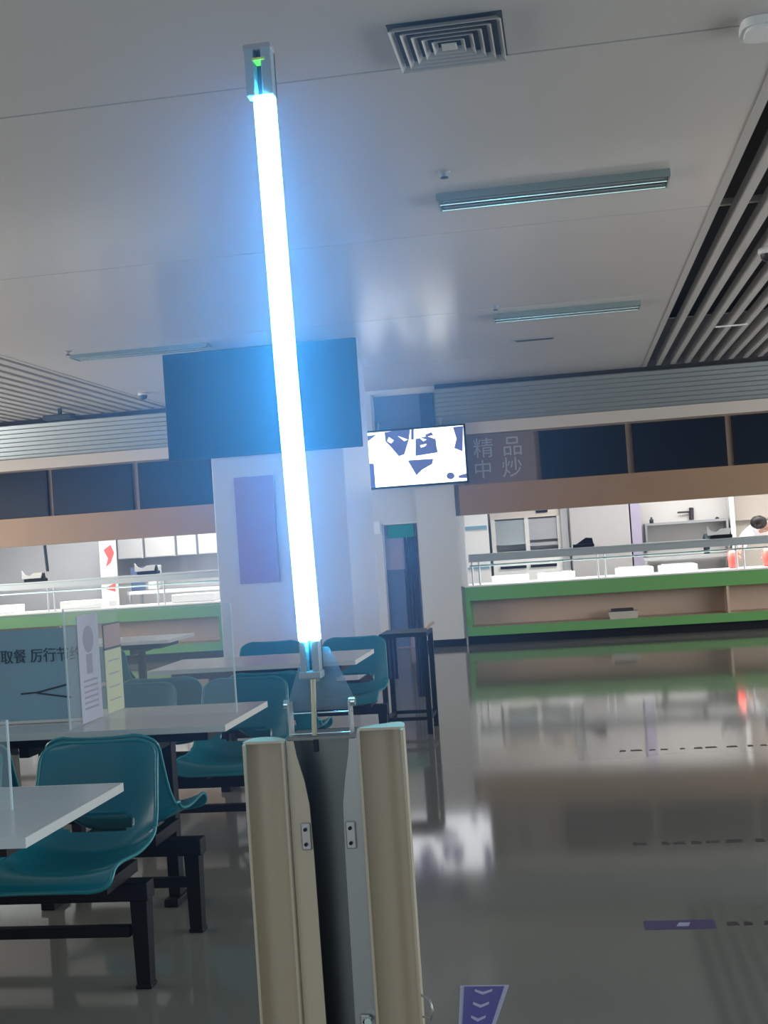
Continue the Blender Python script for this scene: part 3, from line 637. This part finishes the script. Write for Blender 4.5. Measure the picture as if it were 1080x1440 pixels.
b = MB(); b.tube([(0, -0.04, -0.09), (0.01, -0.04, 0.09)], 0.035, 'darkvinyl', 10); b.build('body', t)
b = MB(); b.tube([(0, -0.04, 0.03), (-0.2, -0.08, 0.03)], 0.014, 'darkvinyl', 8); b.build('spout', t)
wt = MB(); wt.box(0.98, 2.28, 18.5, 19.2, 0.85, 0.90, 'steel'); wt.box(1.0, 1.04, 18.52, 18.56, 0, 0.85, 'steel'); wt.box(2.22, 2.26, 18.52, 18.56, 0, 0.85, 'steel'); wt.box(1.0, 1.04, 19.1, 19.14, 0, 0.85, 'steel'); wt.box(2.22, 2.26, 19.1, 19.14, 0, 0.85, 'steel')
tag(wt.build('work_bench'), 'steel work bench under the wall shelf in the right kitchen', 'bench')
b = MB(); b.lathe([(0, 0), (0.045, 0), (0.045, 0.24), (0.03, 0.27), (0.03, 0.29), (0, 0.29)], 0, 0, 'ink', 16); tag(b.build('dark_bottle', None, (1.92, 18.75, 0.90)), 'dark upright bottle on the steel bench left of the paper', 'bottle')
b = MB(); b.box(-0.02, 0.05, 0, 0.34, 0, 3.35, 'white'); tag(b.build('service_pipe_casing', None, (2.33, 18.95, 0)), 'white vertical casing on the kitchen wall behind the white-clothed worker', 'casing')
b = MB(); b.box(2.40, 4.6, 19.18, 19.30, 1.35, 1.38, 'cream'); b.box(2.40, 4.6, 19.285, 19.30, 0, 3.3, 'cream'); tag(b.build('cream_wall_panel'), 'cream wall cladding with a rail at the right edge of the kitchen', 'panel')
# left kitchen
for i in range(4):
    x0 = (-7.16, -6.71, -6.18, -5.83)[i]
    x1 = (-6.75, -6.22, -5.87, -5.30)[i]
    t = thing('wall_cabinet', 'white wall cabinet in the left kitchen, %s' % ('beside the red and white banner', 'second from the banner', 'third from the banner', 'nearest the pillar')[i], 'cabinet', ((x0 + x1)/2, 18.95, 1.39), 'white wall cabinets')
    hw = (x1 - x0)/2
    b = MB(); b.box(-hw, hw, 0.0, 0.345, 0, 0.7, 'white'); b.build('body', t)
    b = MB(); b.box(-hw + 0.012, hw - 0.012, -0.015, 0.0, 0.012, 0.69, 'white', 0.003); b.build('door', t)
t = thing('banner_stand', 'red and white upright banner stand in the left kitchen', 'banner', (-6.77, 17.5, 0))
b = MB(); b.box(-0.13, 0.13, 0, 0.01, 0.03, 1.75, 'white'); b.build('banner_sheet', t)
b = MB()
b.prism([(-0.06, 1.55), (0.05, 1.62), (0.10, 1.50), (0.04, 1.36), (-0.04, 1.30), (0.0, 1.42)], 'y', -0.003, 0.0, 'red'); b.build('printing', t); b = MB(); b.prism([(-0.08, 0.98), (0.08, 0.93), (0.10, 1.06), (0.0, 1.02)], 'y', -0.003, 0.0, 'red'); b.build('printing', t)
b = MB(); b.box(-0.2, 0.2, -0.1, 0.1, 0, 0.03, 'grey', 0.004); b.build('stand_foot', t)
b = MB(); b.box(-0.12, 0.10, 0, 0.02, 0, 0.35, 'doorblue', 0.003); tag(b.build('blue_folder', None, (-6.45, 17.85, 0.911)), 'blue folder propped on the kitchen trolley right of the banner', 'folder')
b = MB(); b.box(-6.6, -4.9, 17.7, 18.3, 0.86, 0.91, 'steel')
for x_ in (-6.58, -4.96):
    for y_ in (17.72, 18.24): b.box(x_, x_ + 0.04, y_, y_ + 0.04, 0, 0.86, 'steel')
tag(b.build('work_bench'), 'steel work bench under the white wall cabinets in the left kitchen', 'bench')
b = MB(); b.box(-0.09, 0.09, -0.08, 0.08, 0, 0.36, 'white', 0.01); tag(b.build('white_canister', None, (-6.25, 18.0, 0.911)), 'small white canister on the bench of the left kitchen', 'canister')
b = MB(); b.box(-9.3, -6.95, 17.62, 17.68, 0, 3.3, 'grey'); struct(b.build('wall_partition'))

# worker in white bending forward over the counter
pr = thing('person', 'person with dark hair in white work clothes bending forward behind the right counter', 'person', (2.64, 16.98, 0.0))
def skin(name, verts, edges, radii, m, parent, sub=2):
    me = bpy.data.meshes.new(name); me.from_pydata(verts, edges, []); o = bpy.data.objects.new(name, me); COL.objects.link(o); o.parent = parent
    md = o.modifiers.new('skin', 'SKIN'); md.use_smooth_shade = True
    if not me.skin_vertices: me.skin_vertices.new()
    for i, r in enumerate(radii): me.skin_vertices[0].data[i].radius = (r if isinstance(r, tuple) else (r, r)); me.skin_vertices[0].data[i].use_root = (i == 0)
    s_ = o.modifiers.new('sub', 'SUBSURF'); s_.levels = sub; s_.render_levels = sub
    me.materials.append(M[m]); return o
# body (skin): pelvis, spine bent forward to -x/-y, neck, head, arms with forearms, legs
body_v = [(0.12,0.16,0.94), (0.06,0.08,1.04), (-0.02,-0.02,1.15), (-0.10,-0.12,1.22), (-0.17,-0.19,1.275), (-0.20,-0.22,1.30), (-0.245,-0.27,1.315), (-0.27,-0.30,1.25),
          (-0.27,0.03,1.21), (-0.42,-0.06,1.10), (-0.50,-0.20,0.96), (-0.53,-0.26,0.92),
          (0.04,-0.24,1.21), (0.0,-0.36,1.01), (-0.14,-0.42,0.92), (-0.20,-0.44,0.90),
          (0.02,0.22,0.88), (-0.02,0.20,0.48), (0.0,0.26,0.08), (-0.05,0.16,0.04),
          (0.22,0.12,0.88), (0.20,0.10,0.48), (0.22,0.16,0.08), (0.17,0.06,0.04)]
body_e = [(0,1),(1,2),(2,3),(3,4),(4,5),(5,6),(6,7),(3,8),(8,9),(9,10),(10,11),(3,12),(12,13),(13,14),(14,15),(0,16),(16,17),(17,18),(18,19),(0,20),(20,21),(21,22),(22,23)]
body_r = [0.13,0.125,0.13,0.12,0.07,0.05,0.085,0.07, 0.055,0.042,0.028,0.026, 0.055,0.042,0.028,0.026, 0.085,0.055,0.038,0.035, 0.085,0.055,0.038,0.035]
body = skin('body', body_v, body_e, body_r, 'skin', pr)
for hx, hy, hz in ((-0.545, -0.28, 0.90), (-0.215, -0.45, 0.885)):
    hv = [(hx, hy, hz)]; he = []; hr = [0.022]
    for k, (dx, dy, L) in enumerate(((-0.030, -0.010, 0.055), (-0.020, -0.022, 0.065), (-0.004, -0.028, 0.062), (0.012, -0.026, 0.05), (0.024, 0.008, 0.04))):
        base_i = len(hv); q = Vector((dx, dy, -0.02)).normalized()
        p1 = Vector((hx, hy, hz)) + Vector((dx, dy, -0.008)); p2 = p1 + q*L*0.5; p3 = p2 + (q + Vector((0, 0, -0.6))).normalized()*L*0.5
        hv += [tuple(p1), tuple(p2), tuple(p3)]; he += [(0, base_i), (base_i, base_i+1), (base_i+1, base_i+2)]; hr += [0.010, 0.009, 0.007]
    skin('hand', hv, he, hr, 'skin', body, 1)
coat_v = [(0.13,0.17,0.86), (0.12,0.16,0.94), (0.06,0.08,1.04), (-0.02,-0.02,1.15), (-0.10,-0.12,1.225), (-0.16,-0.18,1.265), (-0.27,0.03,1.215), (-0.42,-0.06,1.11), (-0.48,-0.17,0.985), (0.04,-0.24,1.215), (0.0,-0.36,1.02), (-0.11,-0.41,0.935)]
coat_e = [(0,1),(1,2),(2,3),(3,4),(4,5),(4,6),(6,7),(7,8),(4,9),(9,10),(10,11)]
skin('work_coat', coat_v, coat_e, [0.16,0.155,0.155,0.165,0.155,0.08,0.10,0.085,0.055,0.075,0.06,0.045], 'cloth', pr)
skin('trousers', [(0.12,0.16,0.90),(0.02,0.22,0.84),(-0.02,0.20,0.48),(0.0,0.26,0.10),(0.22,0.12,0.84),(0.20,0.10,0.48),(0.22,0.16,0.10)], [(0,1),(1,2),(2,3),(0,4),(4,5),(5,6)], [0.13,0.10,0.075,0.06,0.10,0.075,0.06], 'trouser', pr)
bb = bmesh.new(); bmesh.ops.create_uvsphere(bb, u_segments=24, v_segments=16, radius=1)
for v in bb.verts:
    c = v.co; v.co = Vector((-0.25 + c.x*0.108, -0.275 + c.y*0.108, 1.315 + c.z*0.088)) + Vector((0, 0, 0.004*math.sin(c.x*9)*math.cos(c.y*8)))
b = MB(); b.bm(bb, 'hair', True); b.build('hair', pr)
b = MB()
for (ex, ey) in ((-0.345, -0.315), (-0.290, -0.375)): b.lathe([(0, 1.268), (0.008, 1.272), (0.008, 1.280), (0, 1.284)], ex, ey, 'hair', 8)
b.build('eyes', pr)

# ================================================================== CEILING FITTINGS
def fixture(cx, cy, L, Wd, lab, d_=0.042):
    t = thing('ceiling_light', lab, 'ceiling light', (cx, cy, CZ), 'unlit twin-tube ceiling lights')
    h = L/2; hw = Wd/2
    b = MB(); b.box(-h, h, -hw, hw, -0.012, 0.0, 'fixture'); b.box(-h, h, -hw, -hw + 0.008, -d_, -0.012, 'fixture'); b.box(-h, h, hw - 0.008, hw, -d_, -0.012, 'fixture')
    b.box(-h, -h + 0.008, -hw + 0.008, hw - 0.008, -d_, -0.012, 'fixture'); b.box(h - 0.008, h, -hw + 0.008, hw - 0.008, -d_, -0.012, 'fixture'); b.build('housing', t)
    for s_ in (-1, 1):
        b = MB(); c_ = s_*hw/2; n_ = 24; r_ = hw/2 - 0.008
        pts = [(c_ - r_*math.cos(PI*k/n_), -d_ + 0.001 + 0.030*math.sin(PI*k/n_)) for k in range(n_ + 1)]
        vs = [(-h + 0.01, p[0], p[1]) for p in pts] + [(h - 0.01, p[0], p[1]) for p in pts]
        b.add(vs, [(k, k + 1, n_ + 2 + k, n_ + 1 + k) for k in range(n_)], 'mirror', True); b.build('reflector', t)
        b = MB(); b.tube([(-h + 0.03, c_, -d_ + 0.008), (h - 0.03, c_, -d_ + 0.008)], 0.007, 'steel', 12); b.build('unlit_tube', t)
    return t
fixture(0.02, 7.16, 1.31, 0.25, 'unlit silver twin-tube ceiling light nearest the camera, with cyan glints')
fixture(0.08, 11.22, 1.30, 0.25, 'smaller-looking unlit ceiling light farther back, above the lit television side')
fixture(-3.90, 11.27, 1.34, 0.22, 'unlit ceiling light on the left, running into the large television', 0.034)
sv = thing('ceiling_slot', 'short dark slot in the white ceiling behind the right-hand ceiling lights', 'vent', (-0.245, 12.75, CZ))
b = MB(); b.box(-0.20, 0.20, -0.06, 0.06, -0.012, 0.0, 'grey', 0.002); b.build('frame', sv)
b = MB(); b.box(-0.185, 0.185, -0.045, 0.045, -0.014, -0.012, 'darkvinyl'); b.build('opening', sv)
vt = thing('air_diffuser', 'square ceiling air diffuser with nested louvres near the top of the photo', 'vent', (-0.345, 4.87, CZ))
b = MB(); b.box(-0.22, 0.22, -0.22, 0.22, -0.004, 0.0, 'ink'); b.build('dark_backing', vt)
for i, hw in enumerate((0.215, 0.175, 0.137, 0.100, 0.064)):
    b = MB(); h2 = hw - 0.019; z0, z1 = -0.030, -0.010
    vs = [(-hw, -hw, z0), (hw, -hw, z0), (hw, hw, z0), (-hw, hw, z0), (-h2, -h2, z1), (h2, -h2, z1), (h2, h2, z1), (-h2, h2, z1)]
    vs2 = [(v[0], v[1], v[2] + 0.003) for v in vs]
    b.add(vs + vs2, [(0,1,5,4),(1,2,6,5),(2,3,7,6),(3,0,4,7),(8,12,13,9),(9,13,14,10),(10,14,15,11),(11,15,12,8),(0,8,9,1),(1,9,10,2),(2,10,11,3),(3,11,8,0)], 'slat'); b.build('louvre_ring', vt)
b = MB(); b.box(-0.03, 0.03, -0.03, 0.03, -0.03, -0.022, 'offwhite', 0.002); b.build('centre_plate', vt)
# white rounded device at the top right
wd = thing('ceiling_sensor', 'white rounded device on the ceiling in the top right corner', 'device', (0.93, 5.10, CZ - 0.001))
b = MB(); pts = []
for k in range(32):
    a = 2*PI*k/32; pts.append((0.13*abs(math.cos(a))**0.5*math.copysign(1, math.cos(a)), 0.10*abs(math.sin(a))**0.5*math.copysign(1, math.sin(a))))
b.prism(pts, 'z', -0.035, 0.0, 'white', True); b.prism([(p[0]*0.88, p[1]*0.88) for p in pts], 'z', -0.045, -0.035, 'white', True); b.build('cover', wd)
for (x_, y_, lab) in ((-0.545, 6.62, 'small dark sprinkler beside the nearest ceiling light'), (-0.52, 10.72, 'small dark sprinkler beside the farther ceiling light'), (-4.50, 10.95, 'small sprinkler beside the left ceiling light')):
    t = thing('sprinkler_head', lab, 'sprinkler', (x_, y_, CZ), 'ceiling sprinklers')
    b = MB(); b.lathe([(0.0, 0.0), (0.035, 0.0), (0.035, -0.006), (0.015, -0.010), (0.010, -0.03), (0.0, -0.03)], 0, 0, 'grey', 16); b.build('rosette', t)
    b = MB(); b.lathe([(0.0, -0.03), (0.022, -0.032), (0.022, -0.036), (0.0, -0.038)], 0, 0, 'ink', 16); b.build('deflector', t)
t = thing('dome_camera', 'small white dome camera hanging under the dark slatted ceiling at the right edge', 'camera', (1.56, 9.45, CZ))
b = MB(); b.lathe([(0, 0), (0.07, 0), (0.07, -0.03), (0.06, -0.04), (0, -0.04)], 0, 0, 'white', 24); b.build('mount', t)
b = MB(); b.lathe([(0.055, -0.04), (0.05, -0.07), (0.03, -0.09), (0, -0.095)], 0, 0, 'darkvinyl', 24); b.build('dome', t)
t = thing('dome_camera', 'dark small camera on the ceiling near the left slatted part, left of the large television', 'camera', (-4.93, 14.2, CZ))
b = MB(); b.lathe([(0, 0), (0.06, 0), (0.06, -0.03), (0, -0.03)], 0, 0, 'offwhite', 20); b.build('mount', t)
b = MB(); b.lathe([(0.05, -0.03), (0.045, -0.06), (0.02, -0.08), (0, -0.082)], 0, 0, 'ink', 20); b.build('dome', t)
t = thing('hanging_projector', 'small dark box under the left slatted ceiling close to the ribbed fascia', 'device', (-6.30, 14.95, CZ))
b = MB(); b.box(-0.02, 0.02, -0.02, 0.02, -0.08, 0, 'ink'); b.build('hanger', t)
b = MB(); b.box(-0.20, 0.18, -0.08, 0.08, -0.14, -0.08, 'ink', 0.01); b.build('housing', t)

# ================================================================== FLOOR STICKERS
t = thing('arrow_sticker', 'blue floor sticker with pale border and chevrons at the bottom of the photo', 'sticker', (-0.37, 3.62, 0.0))
def flat(mb, pts, z0, m): mb.prism(pts, 'z', z0, z0 + 0.0008, m)
b = MB(); flat(b, [(-0.076, 0.275), (0.076, 0.275), (0.038, -0.24), (-0.038, -0.24)], 0.0, 'palevinyl'); b.build('border', t)
b = MB(); flat(b, [(-0.062, 0.262), (0.062, 0.262), (0.030, -0.215), (-0.030, -0.215)], 0.0009, 'blue'); b.build('backing', t)
for k in range(4):
    b = MB(); y_ = 0.225 - k*0.105; w_ = 0.027 - 0.003*k
    flat(b, [(-w_, y_ + 0.012), (0, y_ - 0.012), (w_, y_ + 0.012), (w_, y_ - 0.006), (0, y_ - 0.034), (-w_, y_ - 0.006)], 0.0018, 'palevinyl'); b.build('chevron', t)
def strip(x0, y_, L, lab, purple, seed, h=0.05):
    rnd = random.Random(seed)
    t = thing('floor_strip', lab, 'sticker', (x0, y_, 0.0), 'queue strips on the floor')
    xx = 0.0
    if purple:
        b = MB(); flat(b, [(0, -0.05), (purple, -0.05), (purple, 0.05), (0, 0.05)], 0, 'violet'); b.build('backing', t)
        b = MB(); flat(b, [(purple*0.45, -0.02), (purple*0.62, -0.02), (purple*0.66, 0.02), (purple*0.5, 0.02)], 0.0009, 'palevinyl'); b.build('mark', t); xx = purple + 0.04
    b = MB(); L0 = xx
    while xx < L:
        w_ = rnd.uniform(0.03, 0.075); flat(b, [(xx, -h*rnd.uniform(.6, 1)), (xx + w_, -h*rnd.uniform(.5, 1)), (xx + w_*.9, h*rnd.uniform(.5, 1)), (xx + 0.004, h*rnd.uniform(.6, 1))], 0, 'darkvinyl'); xx += w_ + rnd.uniform(0.012, 0.07)
    b.build('dark_marks', t)
strip(0.15, 4.45, 1.1, 'violet and dark lettered strip on the floor, nearest of the floor strips', 0.24, 3, 0.025)
strip(0.165, 5.58, 1.3, 'dark dashed strip on the floor, second from the camera', 0, 5, 0.03)
strip(0.19, 7.88, 2.0, 'dark dashed strip on the floor, just below the reflected counter', 0, 8, 0.03)
